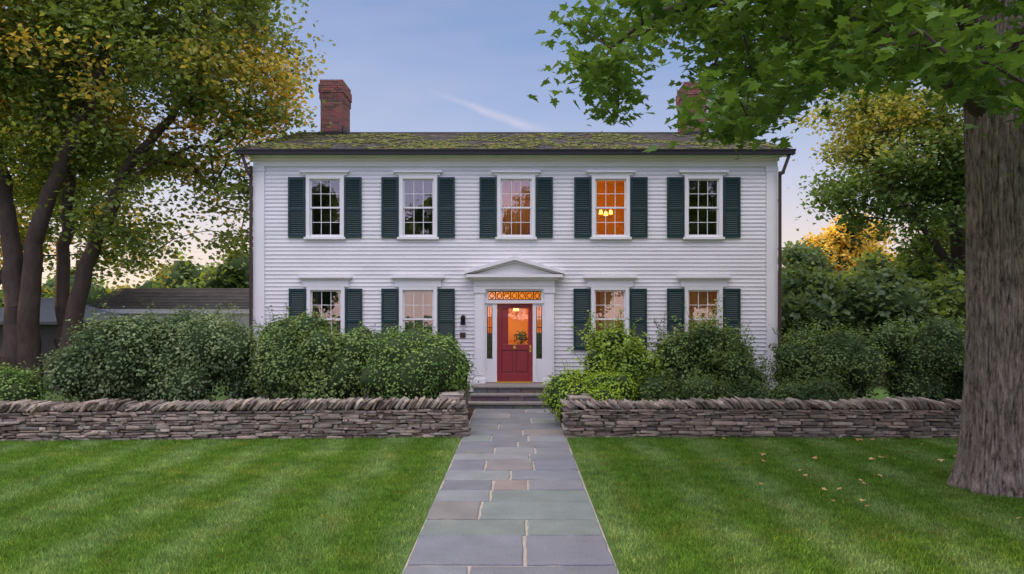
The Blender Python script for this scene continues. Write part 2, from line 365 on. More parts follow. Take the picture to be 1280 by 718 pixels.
# ------------------------------------------------------------------ house
house=empty('colonial_house',(-.07,18.5,0))
YF=18.5; XL,XR=-7.12,7.0; YB=27.5; ZE=6.66; RY=23.0; RZ=8.42
wins=[(-5.21,1),(-2.69,1),(-.04,1),(2.52,1),(5.03,1),(-5.19,0),(-2.69,0),(2.50,0),(5.03,0)]
HW=.43
ops=[]
for x,u in wins:
    z0,z1=(4.46,6.03) if u else (1.42,3.02); ops.append((x-HW,x+HW,z0,z1))
ops.append((-1.1,.94,.3,3.1))
def strips(mb,a0,a1,z0,z1,conv,ops,h=.108):
    z=z0
    while z<z1:
        zt=min(z+h,z1); zc=(z+zt)/2
        iv=[(a0(zc),a1(zc))]
        for o in ops:
            if o[2]<zc<o[3]:
                nv=[]
                for p,q in iv:
                    if o[1]<=p or o[0]>=q: nv.append((p,q))
                    else:
                        if p<o[0]: nv.append((p,o[0]))
                        if q>o[1]: nv.append((o[1],q))
                iv=nv
        for p,q in iv:
            cuts=[p]; t=p
            while True:
                t+=random.uniform(2.2,4.2)
                if t>q-.4: break
                cuts.append(t)
            cuts.append(q)
            for k in range(len(cuts)-1):
                c0=.74*random.uniform(.95,1.03); c=(c0,c0*.985,c0*1.0); A=cuts[k];B=cuts[k+1]-.002; j=random.uniform(-.0015,.0015)
                mb.face([conv(A,.026+j,z),conv(B,.026+j,z),conv(B,.004,zt),conv(A,.004,zt)],c)
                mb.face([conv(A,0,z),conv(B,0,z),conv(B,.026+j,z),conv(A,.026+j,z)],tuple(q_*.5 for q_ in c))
        z+=h
mb=MB()
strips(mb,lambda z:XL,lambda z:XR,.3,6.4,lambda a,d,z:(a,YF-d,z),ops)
def gy0(z): return YF if z<ZE+.05 else YF+(z-ZE)/(RZ-ZE)*(RY-YF)
def gy1(z): return YB if z<ZE+.05 else YB-(z-ZE)/(RZ-ZE)*(YB-RY)
strips(mb,gy0,gy1,.3,RZ-.15,lambda a,d,z:(XL-d,a,z),[])
strips(mb,gy0,gy1,.3,RZ-.15,lambda a,d,z:(XR+d,a,z),[])
strips(mb,lambda z:XL,lambda z:XR,.3,6.5,lambda a,d,z:(a,YB+d,z),[])
mb.make('siding',M_siding,house)
mb=MB(); mb.box(XL+.02,XR-.02,YF+.03,YB-.03,0,.3,(.25,.24,.23)); mb.make('foundation',M_step,house)
T=MB()
for x0,x1 in ((XL-.03,XL+.27),(XR-.27,XR+.03)):
    T.box(x0,x1,YF-.05,YF+.25,.3,6.35); T.box(x0-.015,x1+.015,YF-.065,YF+.25,6.22,6.34)
    T.box(x0+.02,x1-.02,YF-.062,YF-.04,.3,.6)
T.box(XL-.03,XL+.2,YB-.25,YB+.05,.3,6.35);T.box(XR-.2,XR+.03,YB-.25,YB+.05,.3,6.35)
T.box(XL-.03,XR+.03,YF-.042,YF+.1,6.35,6.66); T.box(XL-.06,XR+.06,YF-.09,YF-.04,6.50,6.60); T.box(XL-.1,XR+.1,YF-.16,YF-.08,6.58,6.655)
T.box(XL-.32,XR+.32,YF-.34,YF+.1,6.64,6.67)
T.box(XL-.02,XR+.02,YF-.04,YF+.02,.26,.42)
def window(x,up):
    z0,z1=(4.46,6.03) if up else (1.42,3.02); T.box(x-HW-.085,x-HW+.012,YF-.055,YF+.1,z0-.02,z1+.08); T.box(x+HW-.012,x+HW+.085,YF-.055,YF+.1,z0-.02,z1+.08)
    T.box(x-HW+.012,x+HW-.012,YF-.054,YF+.1,z1-.01,z1+.08)
    T.box(x-HW-.13,x+HW+.13,YF-.10,YF+.1,z0-.08,z0-.02)
    if up:
        T.box(x-.60,x+.60,YF-.06,YF+.02,z1+.08,z1+.15); T.box(x-.66,x+.66,YF-.12,YF+.02,z1+.15,z1+.20)
    else:
        T.box(x-.62,x+.62,YF-.06,YF+.02,z1+.08,z1+.27); T.box(x-.67,x+.67,YF-.10,YF+.02,z1+.27,z1+.31); T.box(x-.72,x+.72,YF-.16,YF+.02,z1+.31,z1+.36)
    W0=x-HW+.012;W1=x+HW-.012; zm=(z0+z1)/2
    for (a,b_,yy) in ((z0-.02,zm+.02,YF+.045),(zm-.02,z1-.01,YF+.015)):
        Sa.box(W0,W0+.04,yy,yy+.03,a,b_);Sa.box(W1-.04,W1,yy,yy+.03,a,b_)
        Sa.box(W0+.04,W1-.04,yy+.001,yy+.029,a,a+.045);Sa.box(W0+.04,W1-.04,yy+.001,yy+.029,b_-.04,b_)
        iw=(W1-W0-.08)/3
        for k in (1,2): Sa.box(W0+.04+iw*k-.008,W0+.04+iw*k+.008,yy+.003,yy+.026,a+.045,b_-.04)
        Sa.box(W0+.04,W1-.04,yy+.004,yy+.024,(a+b_)/2-.008,(a+b_)/2+.008)
        for ci in range(3):
            for ri in range(2):
                px0=W0+.04+iw*ci;px1=px0+iw; pz0=a+.045+(b_-a-.085)/2*ri; pz1=pz0+(b_-a-.085)/2; e=[random.uniform(-.002,.002) for _ in range(3)]
                G.face([(px0,yy+.013+e[0],pz0),(px1,yy+.013+e[1],pz0),(px1,yy+.013+e[1]+e[2],pz1),(px0,yy+.013+e[0]+e[2],pz1)])
def shutter(x0,x1,z0,z1):
    y0=YF-.075;y1=YF-.028
    Sh.box(x0,x0+.055,y0,y1,z0,z1);Sh.box(x1-.055,x1,y0,y1,z0,z1)
    zm=z0+(z1-z0)*.47
    for a,b_ in ((z0,z0+.10),(zm-.04,zm+.04),(z1-.07,z1)): Sh.box(x0+.055,x1-.055,y0+.002,y1,a,b_)
    Sh.box(x0+.055,x1-.055,y1-.008,y1-.002,z0+.1,z1-.07)
    for a,b_ in ((z0+.10,zm-.04),(zm+.04,z1-.07)):
        n=int((b_-a)/.05); s=(b_-a)/n
        for k in range(n):
            z=a+k*s; Sh.face([(x0+.055,y0+.006,z),(x1-.055,y0+.006,z),(x1-.055,y1-.01,z+s*.95),(x0+.055,y1-.01,z+s*.95)])
            Sh.face([(x0+.055,y0+.006,z),(x0+.055,y0+.014,z-.006),(x1-.055,y0+.014,z-.006),(x1-.055,y0+.006,z)])
Sa=MB();G=MB();Sh=MB();Rm=MB();Rw=MB();Cu=MB();Cw=MB()
def room(R,x0,x1,z0,z1,d=2.2):
    y0=YF+.09;y1=YF+d
    R.face([(x0,y1,z0),(x1,y1,z0),(x1,y1,z1),(x0,y1,z1)]);R.face([(x0,y0,z0),(x0,y1,z0),(x0,y1,z1),(x0,y0,z1)]);R.face([(x1,y0,z0),(x1,y1,z0),(x1,y1,z1),(x1,y0,z1)])
    R.face([(x0,y0,z0),(x1,y0,z0),(x1,y1,z0),(x0,y1,z0)]);R.face([(x0,y0,z1),(x1,y0,z1),(x1,y1,z1),(x0,y1,z1)])
def curtain(C,xa,xb,z0,z1,y=YF+.17,amp=.02,per=.07):
    n=max(6,int(abs(xb-xa)/.012)); pr=None
    for k in range(n+1):
        f=k/n; x=xa+(xb-xa)*f; yy=y+amp*math.sin(x/per*6.283)+.01*math.sin(x*31)
        if pr: C.face([(pr[0],pr[1],z0),(x,yy,z0),(x,yy,z1),(pr[0],pr[1],z1)])
        pr=(x,yy)
for i,(x,u) in enumerate(wins):
    window(x,u); z0,z1=(4.46,6.03) if u else (1.42,3.02)
    shutter(x-HW-.10-.46,x-HW-.10,z0-.03,z1+.03) ; shutter(x+HW+.10,x+HW+.56,z0-.03,z1+.03)
    room(Rw if i==3 else Rm,x-.9,x+.9,z0-.9,z1+.25)
    if i==2: curtain(Cw,x-HW,x-.03,z0-.1,z1+.05); curtain(Cw,x+.03,x+HW,z0-.1,z1+.05)
    elif i==3:
        curtain(Cu,x-HW-.02,x-HW+.08,z0-.1,z1+.05)
    elif not u:
        CC=Cw if x>0 else Cu
        curtain(CC,x-HW-.02,x-HW+.2,z0-.1,z1+.05);curtain(CC,x+HW-.2,x+HW+.02,z0-.1,z1+.05)
    else:
        curtain(Cu,x-HW-.02,x-HW+.06,z0-.1,z1+.05);curtain(Cu,x+HW-.06,x+HW+.02,z0-.1,z1+.05)
ex=-.085
for a in (-1.15,.72):
    T.box(a,a+.26,YF-.16,YF+.05,.62,2.93); T.box(a-.03,a+.29,YF-.19,YF+.05,.46,.62); T.box(a-.03,a+.29,YF-.19,YF+.05,2.93,3.03)
    T.box(a+.05,a+.21,YF-.175,YF-.155,.72,2.83)
T.box(-1.17,1.0,YF-.18,YF+.05,3.03,3.28); T.box(-1.13,.96,YF-.20,YF-.17,3.12,3.14)
T.box(-1.27,1.10,YF-.28,YF+.03,3.28,3.34); T.box(-1.37,1.20,YF-.38,YF+.02,3.34,3.42)
T.prism([(-1.22,3.42),(1.05,3.42),(ex,3.74)],YF-.20,YF+.02)
for s in (-1,1):
    xo=ex+s*1.34
    poly=[(xo,3.423),(xo,3.50),(ex,3.90),(ex,3.80)] if s<0 else [(ex,3.80),(ex,3.90),(xo,3.50),(xo,3.423)]
    T.prism(poly,YF-.40,YF+.015)
    poly=[(ex+s*1.22,3.424),(ex+s*1.15,3.47),(ex,3.795),(ex,3.74)] if s<0 else [(ex,3.74),(ex,3.795),(ex+s*1.15,3.47),(ex+s*1.22,3.424)]
    T.prism(poly,YF-.30,YF+.012)
T.box(-.89,.72,YF-.10,YF+.06,2.98,3.029); T.box(-.89,.72,YF-.12,YF+.06,2.65,2.74)
for a,b_ in ((-.89,-.83),(-.68,-.56),(.41,.50),(.66,.72)): T.box(a,b_,YF-.08,YF+.06,.52,2.65)
LD=MB(); SB=MB()
for a,b_ in ((-.83,-.68),(.50,.66)):
    T.box(a,b_,YF-.06,YF+.05,.52,1.15); T.box(a+.03,b_-.03,YF-.068,YF-.055,.62,1.05)
    T.box(a,b_,YF-.05,YF+.05,2.56,2.65)
    G.face([(a,YF,1.15),(b_,YF,1.15),(b_,YF,2.56),(a,YF,2.56)])
    SB.face([(a-.02,YF+.04,1.1),(b_+.02,YF+.04,1.1),(b_+.02,YF+.04,1.85),(a-.02,YF+.04,1.85)])  # dark board added to block the hall glow in the lower sidelight
    for k in range(1,5): LD.box(a,b_,YF-.014,YF-.004,1.15+k*.282-.008,1.15+k*.282+.008)
    m_=(a+b_)/2; LD.box(m_-.006,m_+.006,YF-.013,YF-.005,1.15,2.56)
    LD.box(a,a+.02,YF-.015,YF-.003,1.15,2.56); LD.box(b_-.02,b_,YF-.015,YF-.003,1.15,2.56)
for a in (-.89,.63): T.box(a,a+.09,YF-.09,YF+.05,2.742,2.978)
G.face([(-.8,YF,2.74),(.63,YF,2.74),(.63,YF,2.98),(-.8,YF,2.98)])
q=MB(); q.face([(-.82,YF+.03,2.7),(.65,YF+.03,2.7),(.65,YF+.03,3.02),(-.82,YF+.03,3.02)]); q.make('transom_backing',M_trans,house)  # cloth sheet added so the hall lamp makes the transom glow gold
LD.box(-.8,.63,YF-.018,YF-.002,2.74,2.765);LD.box(-.8,.63,YF-.018,YF-.002,2.955,2.98)
for k in range(8):
    x=-.8+1.43*k/7; LD.box(x-.012,x+.012,YF-.015,YF-.004,2.74,2.98)
for k in range(7):
    x=-.8+1.43*(k+.5)/7
    for q in range(10):
        a=q*math.pi/5;b_=(q+1)*math.pi/5; r=.075;r2=.055 
        LD.face([(x+r*math.cos(a),YF-.01,2.86+r*1.2*math.sin(a)),(x+r*math.cos(b_),YF-.01,2.86+r*1.2*math.sin(b_)),(x+r2*math.cos(b_),YF-.01,2.86+r2*1.2*math.sin(b_)),(x+r2*math.cos(a),YF-.01,2.86+r2*1.2*math.sin(a))])
LD.make('leading',M_iron,house); SB.make('sidelight_blockers',M_down,house)
D=MB(); dx0,dx1=-.555,.405; dz0,dz1=.54,2.645; yd=YF-.02
D.box(dx0,dx0+.12,yd,yd+.05,dz0,dz1);D.box(dx1-.12,dx1,yd,yd+.05,dz0,dz1)
D.box(dx0+.12,dx1-.12,yd+.001,yd+.05,dz1-.13,dz1);D.box(dx0+.12,dx1-.12,yd+.001,yd+.05,dz0,dz0+.22);D.box(dx0+.12,dx1-.12,yd+.001,yd+.05,1.38,1.54)
D.box(ex-.035,ex+.035,yd+.002,yd+.05,dz0+.22,1.38)
D.box(dx0+.12,dx1-.12,yd+.025,yd+.045,dz0+.22,1.38)
for a,b_ in ((dx0+.15,ex-.065),(ex+.065,dx1-.15)): D.box(a,b_,yd+.010,yd+.03,dz0+.26,1.34)
D.box(dx0+.12,dx0+.30,yd+.02,yd+.045,1.54,dz1-.13)
D.make('door',M_door,house,bevel=.006)
G.face([(dx0+.30,yd+.03,1.54),(dx1-.12,yd+.03,1.54),(dx1-.12,yd+.03,dz1-.13),(dx0+.30,yd+.03,dz1-.13)])
K=MB(); K.cyl(dx1-.06,yd-.04,1.40,1.45,.025); K.box(dx1-.085,dx1-.035,yd-.012,yd,1.33,1.52); K.box(ex-.035,ex+.035,yd-.02,yd,1.42,1.50); K.box(dx0-.01,dx1+.01,YF-.12,YF+.04,.505,.54)
K.make('door_hardware',M_brass,house)
n=260; C=rng.normal(size=(n,3))*np.array([.10,.05,.09])+np.array([.10,YF+.45,1.70]); leaves('hall_plant',C,rng.uniform(.05,.09,n),np.tile([.03,.06,.02],(n,1)),M_leafS,parent=house)
room(Rw,-.95,.8,.5,3.03,2.6)
T.make('trim',M_trim,house); Sa.make('window_sashes',M_trim,house); Sh.make('shutters',M_shut,house); G.make('window_glass',M_glass,house)
Rm.make('dark_rooms',M_room,house);Rw.make('lit_rooms',M_roomw,house);Cu.make('curtains',M_curt,house);Cw.make('warm_curtains',M_curtw,house)
Lp=MB()
for a in (-.14,0,.14): Lp.cyl(2.50+a,YF+.85,5.15+abs(a)*.3,5.27+abs(a)*.3,.065,10,.035)
Lp.cyl(-.05,YF+1.6,2.45,2.62,.09,10,.05)
Lp.make('chandelier_shades',M_bulb,house)
I=MB(); I.cyl(2.5,YF+.85,5.2,6.2,.008,6); I.box(2.34,2.66,YF+.84,YF+.86,5.1,5.115); I.cyl(-.05,YF+1.6,2.6,3.0,.008,6)
lx=-1.47;lz=2.2
I.box(lx-.05,lx+.05,YF-.045,YF-.025,lz-.12,lz+.12); I.box(lx-.008,lx+.008,YF-.16,YF-.03,lz+.10,lz+.115)
for a in (-.05,.05):
    for b_ in (-.05,.05): I.box(lx+a-.006,lx+a+.006,YF-.15+b_-.006,YF-.15+b_+.006,lz-.12,lz+.06)
I.box(lx-.06,lx+.06,YF-.21,YF-.09,lz-.135,lz-.12); I.cyl(lx,YF-.15,lz+.06,lz+.14,.085,4,.01)
I.make('lantern_and_chandelier_frames',M_iron,house)
I=MB(); I.box(lx-.09,lx+.06,YF-.05,YF-.024,1.72,1.86); I.make('house_plaque',M_down,house)
def plight(name,loc,e,c=(1,.5,.1),r=.08):
    l=bpy.data.lights.new(name,'POINT'); l.energy=e; l.color=c; l.shadow_soft_size=r; o=bpy.data.objects.new(name,l); COL.objects.link(o); o.location=loc; o.parent=house; o.matrix_parent_inverse=house.matrix_basis.inverted()
plight('chandelier_lamp',(2.52,YF+.85,5.42),18); plight('hall_lamp',(-.05,YF+1.1,2.5),34,(1,.55,.13)); plight('curtain_lamp',(-.04,YF+1.1,5.3),42,(1,.5,.20))
plight('parlour_lamp',(2.6,YF+1.2,2.5),26,(1,.5,.2)); plight('parlour_lamp',(5.1,YF+1.2,2.5),22,(1,.5,.2))
# roof
R=MB(); ov=.34; y0=YF-ov; zr0=6.70; slope=(RZ-zr0)/(RY-y0); xa,xb=XL-.34,XR+.34
def zr(y): return zr0+(y-y0)*slope
for s in (0,1):
    def Y(y): return y if s==0 else 2*RY-y
    R.face([(xa,Y(y0),zr0-.02),(xb,Y(y0),zr0-.02),(xb,RY,RZ-.02),(xa,RY,RZ-.02)],(.06,.055,.05))
    n=34; dy=(RY-y0)/n
    for k in range(n):
        x=xa
        while x<xb:
            w_=min(random.uniform(.14,.34),xb-x); a=y0+k*dy-.01; b_=y0+(k+1)*dy+.04; t=random.uniform(.012,.028); c=random.uniform(.08,.15); c=(c*1.05,c*.93,c*.86)
            R.face([(x,Y(a),zr(a)+t),(x+w_-.006,Y(a),zr(a)+t),(x+w_-.006,Y(b_),zr(b_)+.002),(x,Y(b_),zr(b_)+.002)],c)
            R.face([(x,Y(a),zr(a)-.01),(x+w_-.006,Y(a),zr(a)-.01),(x+w_-.006,Y(a),zr(a)+t),(x,Y(a),zr(a)+t)],c)
            x+=w_
R.box(xa,xb,RY-.09,RY+.09,RZ-.01,RZ+.04,(.09,.085,.08))
R.make('roof_shingles',M_shingle,house)
n=7500; xs=rng.uniform(xa+.05,xb-.05,n); t=rng.random(n)**1.25; ys=y0+t*(RY-y0-.1); nf=np.array([noise.noise(Vector((a*.55,b_*.8,3)))+.6*noise.noise(Vector((a*2.1,b_*2.1,9))) for a,b_ in zip(xs,ys)])
kp=nf>.02-.16*(1-t); xs,ys=xs[kp],ys[kp]; n=len(xs); zs=zr0+(ys-y0)*slope+.015
P0=np.array([(math.cos(a)*1,math.sin(a)*1,0) for a in np.arange(6)*math.pi/3]+[(math.cos(a)*.6,math.sin(a)*.6,.7) for a in np.arange(6)*math.pi/3]+[(0,0,.95),(0,0,.95)])
F0=np.array([(i,(i+1)%6,6+(i+1)%6,6+i) for i in range(6)]+[(6,7,8,12),(8,9,10,12),(10,11,6,12)])
sz=rng.uniform(.02,.07,(n,1,1)); V=np.stack([xs,ys,zs],1)[:,None]+P0[None]*sz*np.array([1.3,1,.5])*(1+rng.normal(size=(n,14,3))*.15)
cc=rng.uniform(.6,1.4,(n,1))*np.array([[.12,.14,.035]]); br=rng.random(n)<.3; cc[br]=cc[br]*np.array([1.2,.85,1.2])
mesh_np('roof_moss',V.reshape(-1,3),(F0[None]+(np.arange(n)*14)[:,None,None]).reshape(-1,4),M_moss,np.repeat(cc,9,axis=0),parent=house)
gt=MB(); gt.box(xa-.02,xb+.02,y0-.09,y0-.002,6.60,6.72); gt.box(xa-.03,xb+.03,y0-.11,y0-.085,6.69,6.735); gt.box(xa,xb,y0,y0+.03,6.60,6.69)
for x in (xa,xb-.04):
    for s in (0,1):
        Yf=(lambda y:y) if s==0 else (lambda y:2*RY-y)
        p=[(x,Yf(y0),6.58),(x+.04,Yf(y0),6.58),(x+.04,RY,RZ-.14),(x,RY,RZ-.14),(x,Yf(y0),6.75),(x+.04,Yf(y0),6.75),(x+.04,RY,RZ+.03),(x,RY,RZ+.03)]
        for f in ((0,1,2,3),(4,5,6,7),(0,1,5,4),(1,2,6,5),(3,0,4,7)): gt.face([p[q] for q in f])
gt.make('gutter',M_dark,house)
ds=MB(); ds.box(XL-.10,XL-.035,YF-.14,YF-.06,.2,6.35); ds.box(XR+.035,XR+.10,YF-.14,YF-.06,.2,6.2)
for (xw,xg) in ((XL-.07,XL-.22),(XR+.07,XR+.24)):
    ds.prism([(xw-.035,6.15),(xw+.035,6.15),(xg+.035,6.62),(xg-.035,6.62)],YF-.36,YF-.28) 
    ds.box(xw-.034,xw+.034,YF-.36,YF-.07,6.10,6.17)
ds.make('downspouts',M_down,house)
def chimney(x0,x1,y0c,y1c,z0,z1):
    C=MB(); z=z0; k=0
    while z<z1:
        top=z1-z; e=0
        if top<.62 and top>.40: e=.03
        if top<=.40 and top>.12: e=.055
        if top<=.12: e=.02
        for sd in range(4):
            L=(x1-x0+2*e) if sd%2==0 else (y1c-y0c+2*e); off=(k%2)*.105; t=-off
            while t<L-.01:
                a=max(t,0)+.005; b_=min(t+.205,L)-.005; t+=.21
                if b_-a<.02: continue
                r=random.random(); c=(.25*random.uniform(.65,1.2),.10*random.uniform(.75,1.25),.085) if r>.15 else (.13,.07,.06)
                pr=random.uniform(-.003,.003)
                if sd==0: C.box(x0-e+a,x0-e+b_,y0c-e-pr,y0c-e+.05,z,z+.060,c)
                elif sd==2: C.box(x0-e+a,x0-e+b_,y1c+e-.05,y1c+e+pr,z,z+.060,c)
                elif sd==1: C.box(x1+e-.05,x1+e+pr,y0c-e+a,y0c-e+b_,z,z+.060,c)
                else: C.box(x0-e-pr,x0-e+.05,y0c-e+a,y0c-e+b_,z,z+.060,c)
        z+=.073; k+=1
    C.make('chimney_bricks',M_brick,house)
    Q=MB(); Q.box(x0+.012,x1-.012,y0c+.012,y1c-.012,z0,z1-.62); Q.box(x0-.01,x1+.01,y0c-.01,y1c+.01,z1-.62,z1-.02); Q.make('chimney_mortar',M_mortar,house)
chimney(-6.50,-5.78,22.5,23.55,7.9,10.02); chimney(5.52,6.24,22.5,23.55,7.9,9.95)
fl=MB()
for a,b_ in ((-6.50,-5.78),(5.52,6.24)): fl.box(a-.04,b_+.04,22.44,22.49,8.1,8.36); fl.box(b_+.01,b_+.05,22.44,23.6,8.1,8.55)
fl.make('chimney_flashing',M_dark,house)
S=MB()
for k,(yf,zt) in enumerate(((17.6,.50),(17.22,.335),(16.86,.17))):
    x0,x1=-1.14-.04*k,.98+.04*k
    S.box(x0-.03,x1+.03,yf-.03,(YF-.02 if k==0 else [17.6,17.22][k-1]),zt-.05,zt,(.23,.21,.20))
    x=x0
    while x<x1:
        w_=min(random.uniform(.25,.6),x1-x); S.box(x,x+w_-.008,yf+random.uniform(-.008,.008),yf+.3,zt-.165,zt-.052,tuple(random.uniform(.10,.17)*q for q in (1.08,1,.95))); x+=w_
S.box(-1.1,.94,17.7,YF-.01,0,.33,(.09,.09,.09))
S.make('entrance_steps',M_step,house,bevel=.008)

# ------------------------------------------------------------------ neighbour buildings
gar=empty('garage',(-15,30,0)); W=MB(); W.box(-18.9,-11.7,30.3,35.7,0,2.45); strips_m=MB()
strips(strips_m,lambda z:-18.95,lambda z:-11.65,.1,2.45,lambda a,d,z:(a,30.28-d,z),[]); strips_m.make('siding',M_siding,gar)
W.make('walls',M_trim,gar); W=MB(); W.box(-19.15,-11.45,29.93,30.0,2.36,2.56); W.box(-19.1,-11.5,30.0,30.28,2.42,2.46); W.make('fascia',M_trim,gar)
R2=MB()
for s in (0,1):
    for k in range(14):
        x=-19.2
        while x<-11.4:
            w_=min(random.uniform(.2,.5),-11.4-x); a=29.9+k*.22; b_=a+.24; Yf=(lambda y:y) if s==0 else (lambda y:66-y-.04); zz=lambda y:2.56+(y-29.9)*.33; c=random.uniform(.045,.075)
            R2.face([(x,Yf(a),zz(a)+.02),(x+w_,Yf(a),zz(a)+.02),(x+w_,Yf(b_),zz(b_)),(x,Yf(b_),zz(b_))],(c*1.1,c*.95,c*.98)); x+=w_
R2.face([(-19,30.3,2.4),(-19,33,3.5),(-19,35.7,2.4)],(.5,.5,.5));R2.face([(-11.6,30.3,2.4),(-11.6,33,3.5),(-11.6,35.7,2.4)],(.5,.5,.5))
R2.make('roof',M_roofg,gar)
sh=empty('shed',(-19,26,0)); W=MB(); W.box(-21.2,-17,26.3,29.5,0,2.1); W.make('walls',M_wood,sh)
R2=MB(); c=(.14,.16,.19); A=[(-21.6,25.9,2.05),(-16.6,25.9,2.05),(-16.6,29.9,2.05),(-21.6,29.9,2.05)]; t1=(-19.6,27.9,3.0);t2=(-18.6,27.9,3.0)
R2.face([A[0],A[1],t2,t1],c);R2.face([A[1],A[2],t2],c);R2.face([A[2],A[3],t1,t2],c);R2.face([A[3],A[0],t1],c); R2.face(A[::-1],(.05,.05,.05)); R2.box(-21.62,-16.58,25.86,25.9,1.95,2.06,(.12,.12,.13)); R2.make('roof',M_roofg,sh)

# ------------------------------------------------------------------ shrubs
def lobes_in(cx,cy,rx,ry_,h,n,rs):
    L=[]
    for _ in range(n):
        while True:
            p=rng.uniform(-1,1,3)
            if (np.abs(p)**2.6).sum()<1: break
        r=rs*rng.uniform(.6,1.25); x=cx+p[0]*(rx-r*.8); y=cy+p[1]*(ry_-r*.8); z=h*.47+p[2]*(h*.5-r*.8)
        L.append((x,y,max(z,.35),r))
    return L
def ico():
    import bmesh; b=bmesh.new(); bmesh.ops.create_icosphere(b,subdivisions=2,radius=1); v=np.array([x.co[:] for x in b.verts]); f=np.array([[q.index for q in p.verts] for p in b.faces]); b.free(); return v,f
ICO=ico()
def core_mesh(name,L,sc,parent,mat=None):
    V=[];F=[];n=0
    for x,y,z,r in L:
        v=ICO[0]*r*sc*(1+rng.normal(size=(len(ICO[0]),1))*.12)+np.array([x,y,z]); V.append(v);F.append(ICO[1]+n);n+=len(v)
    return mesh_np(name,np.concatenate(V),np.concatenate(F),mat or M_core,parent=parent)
def shrub(cx,cy,rx,ry_,h,n,leaf,c1,c2,nl=22,rs=.55,ragged=.25,sprays=60,dens=1.0,name='shrub'):
    e=empty(name,(cx,cy,0)); L=lobes_in(cx,cy,rx,ry_,h,nl,rs); La=np.array(L)
    w=La[:,3]**2; k=rng.choice(len(L),size=n,p=w/w.sum()); d=unit(rng.normal(size=(n,3))); rad=La[k,3]*(1-np.abs(rng.normal(size=n))*.15+np.maximum(0,rng.normal(size=n))*(.06+ragged*.4))
    C=La[k,:3]+d*rad[:,None]
    D=np.linalg.norm(C[:,None]-La[None,:,:3],axis=2)/La[None,:,3]; keep=(D.min(1)>.72)&(C[:,2]>.08); C=C[keep]; d=d[keep]
    A=[];B=[];SC_=[];SD=[]
    for _ in range(sprays):
        i=rng.integers(len(C)); p=C[i]
        if p[2]<h*.35: continue
        dr=unit(d[i]*.7+np.array([0,0,.9])+rng.normal(size=3)*.35); ln=rng.uniform(.18,.5)*(.5+ragged*2); A.append(p-dr*.15);B.append(p+dr*ln)
        m=int(10*dens)+int(ln*22); f=rng.random(m)[:,None]; SC_.append(p+dr*ln*f+rng.normal(size=(m,3))*.035); SD.append(np.tile(dr,(m,1)))
    C=np.concatenate([C]+SC_); d=np.concatenate([d]+SD)
    nf=1.1*nfield(C,1.5,cx)+.7*nfield(C,4.5,cx+5); f=np.clip(.5+nf*.9+rng.normal(size=len(C))*.15,0,1)[:,None]; col=np.array(c1)*(1-f)+np.array(c2)*f
    col*=rng.uniform(.8,1.2,(len(C),1)); leaves('foliage',C,rng.uniform(.7,1.3,len(C))*leaf,col,M_leafS,out=d*1.1,up=.3,droop=0,parent=e)
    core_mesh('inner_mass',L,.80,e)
    if A: tubes('twigs',np.array(A),np.array(B),np.full(len(A),.006),np.full(len(A),.003),M_twig,e,5)
    m=12; a=np.stack([cx+rng.uniform(-.35,.35,m)*rx,cy+rng.uniform(-.2,.2,m),np.zeros(m)],1); b_=a+np.stack([rng.uniform(-.25,.25,m)*rx,rng.uniform(-.2,.2,m),np.full(m,h*.55)],1); tubes('stems',a,b_,np.full(m,.03),np.full(m,.012),M_twig,e,6)
g1=(.08,.15,.04);g2=(.24,.34,.10)
shrub(-8.35,15.9,2.7,1.3,2.46,40000,.075,(.085,.15,.06),(.25,.33,.15),nl=42,rs=.62,ragged=.2,sprays=170)
shrub(-4.45,15.3,1.45,1.15,2.46,26000,.068,g1,g2,nl=26,rs=.60,ragged=.12,sprays=70)
shrub(-2.22,14.95,1.33,1.1,2.12,28000,.058,(.085,.18,.04),(.25,.39,.09),nl=34,rs=.62,ragged=.02,sprays=30)
shrub(-11.9,14.9,1.7,.9,1.25,14000,.06,(.075,.17,.04),(.22,.34,.08),nl=20,rs=.42,ragged=.15,sprays=40)
shrub(-5.9,16.9,.8,.7,2.3,6000,.07,g1,g2,nl=10,rs=.45,ragged=.3,sprays=50)
shrub(1.55,14.5,1.0,.78,1.25,15000,.055,(.20,.34,.025),(.44,.60,.06),nl=24,rs=.40,ragged=.1,sprays=50)
shrub(2.15,15.8,1.15,.9,2.35,12000,.08,(.14,.25,.035),(.36,.50,.08),nl=18,rs=.42,ragged=.4,sprays=140)
shrub(4.5,15.7,1.5,.9,2.2,15000,.07,(.08,.155,.04),(.26,.35,.10),nl=20,rs=.46,ragged=.42,sprays=170)
shrub(3.6,14.6,1.3,.6,1.15,9000,.06,(.06,.12,.03),(.17,.25,.07),nl=16,rs=.38,ragged=.2,sprays=60)
shrub(7.3,16.2,1.6,1.0,2.2,17000,.07,(.06,.12,.035),(.19,.28,.08),nl=24,rs=.5,ragged=.3,sprays=140)
shrub(9.9,16.3,1.7,1.0,2.4,17000,.07,(.055,.11,.035),(.17,.26,.08),nl=26,rs=.52,ragged=.28,sprays=120)
shrub(12.9,16.3,1.7,1.0,2.5,10000,.08,(.05,.10,.035),(.15,.22,.07),nl=20,rs=.5,ragged=.3,sprays=60)
shrub(5.9,14.7,1.6,.6,1.0,9000,.06,(.05,.10,.03),(.14,.22,.065),nl=18,rs=.36,ragged=.2,sprays=60)

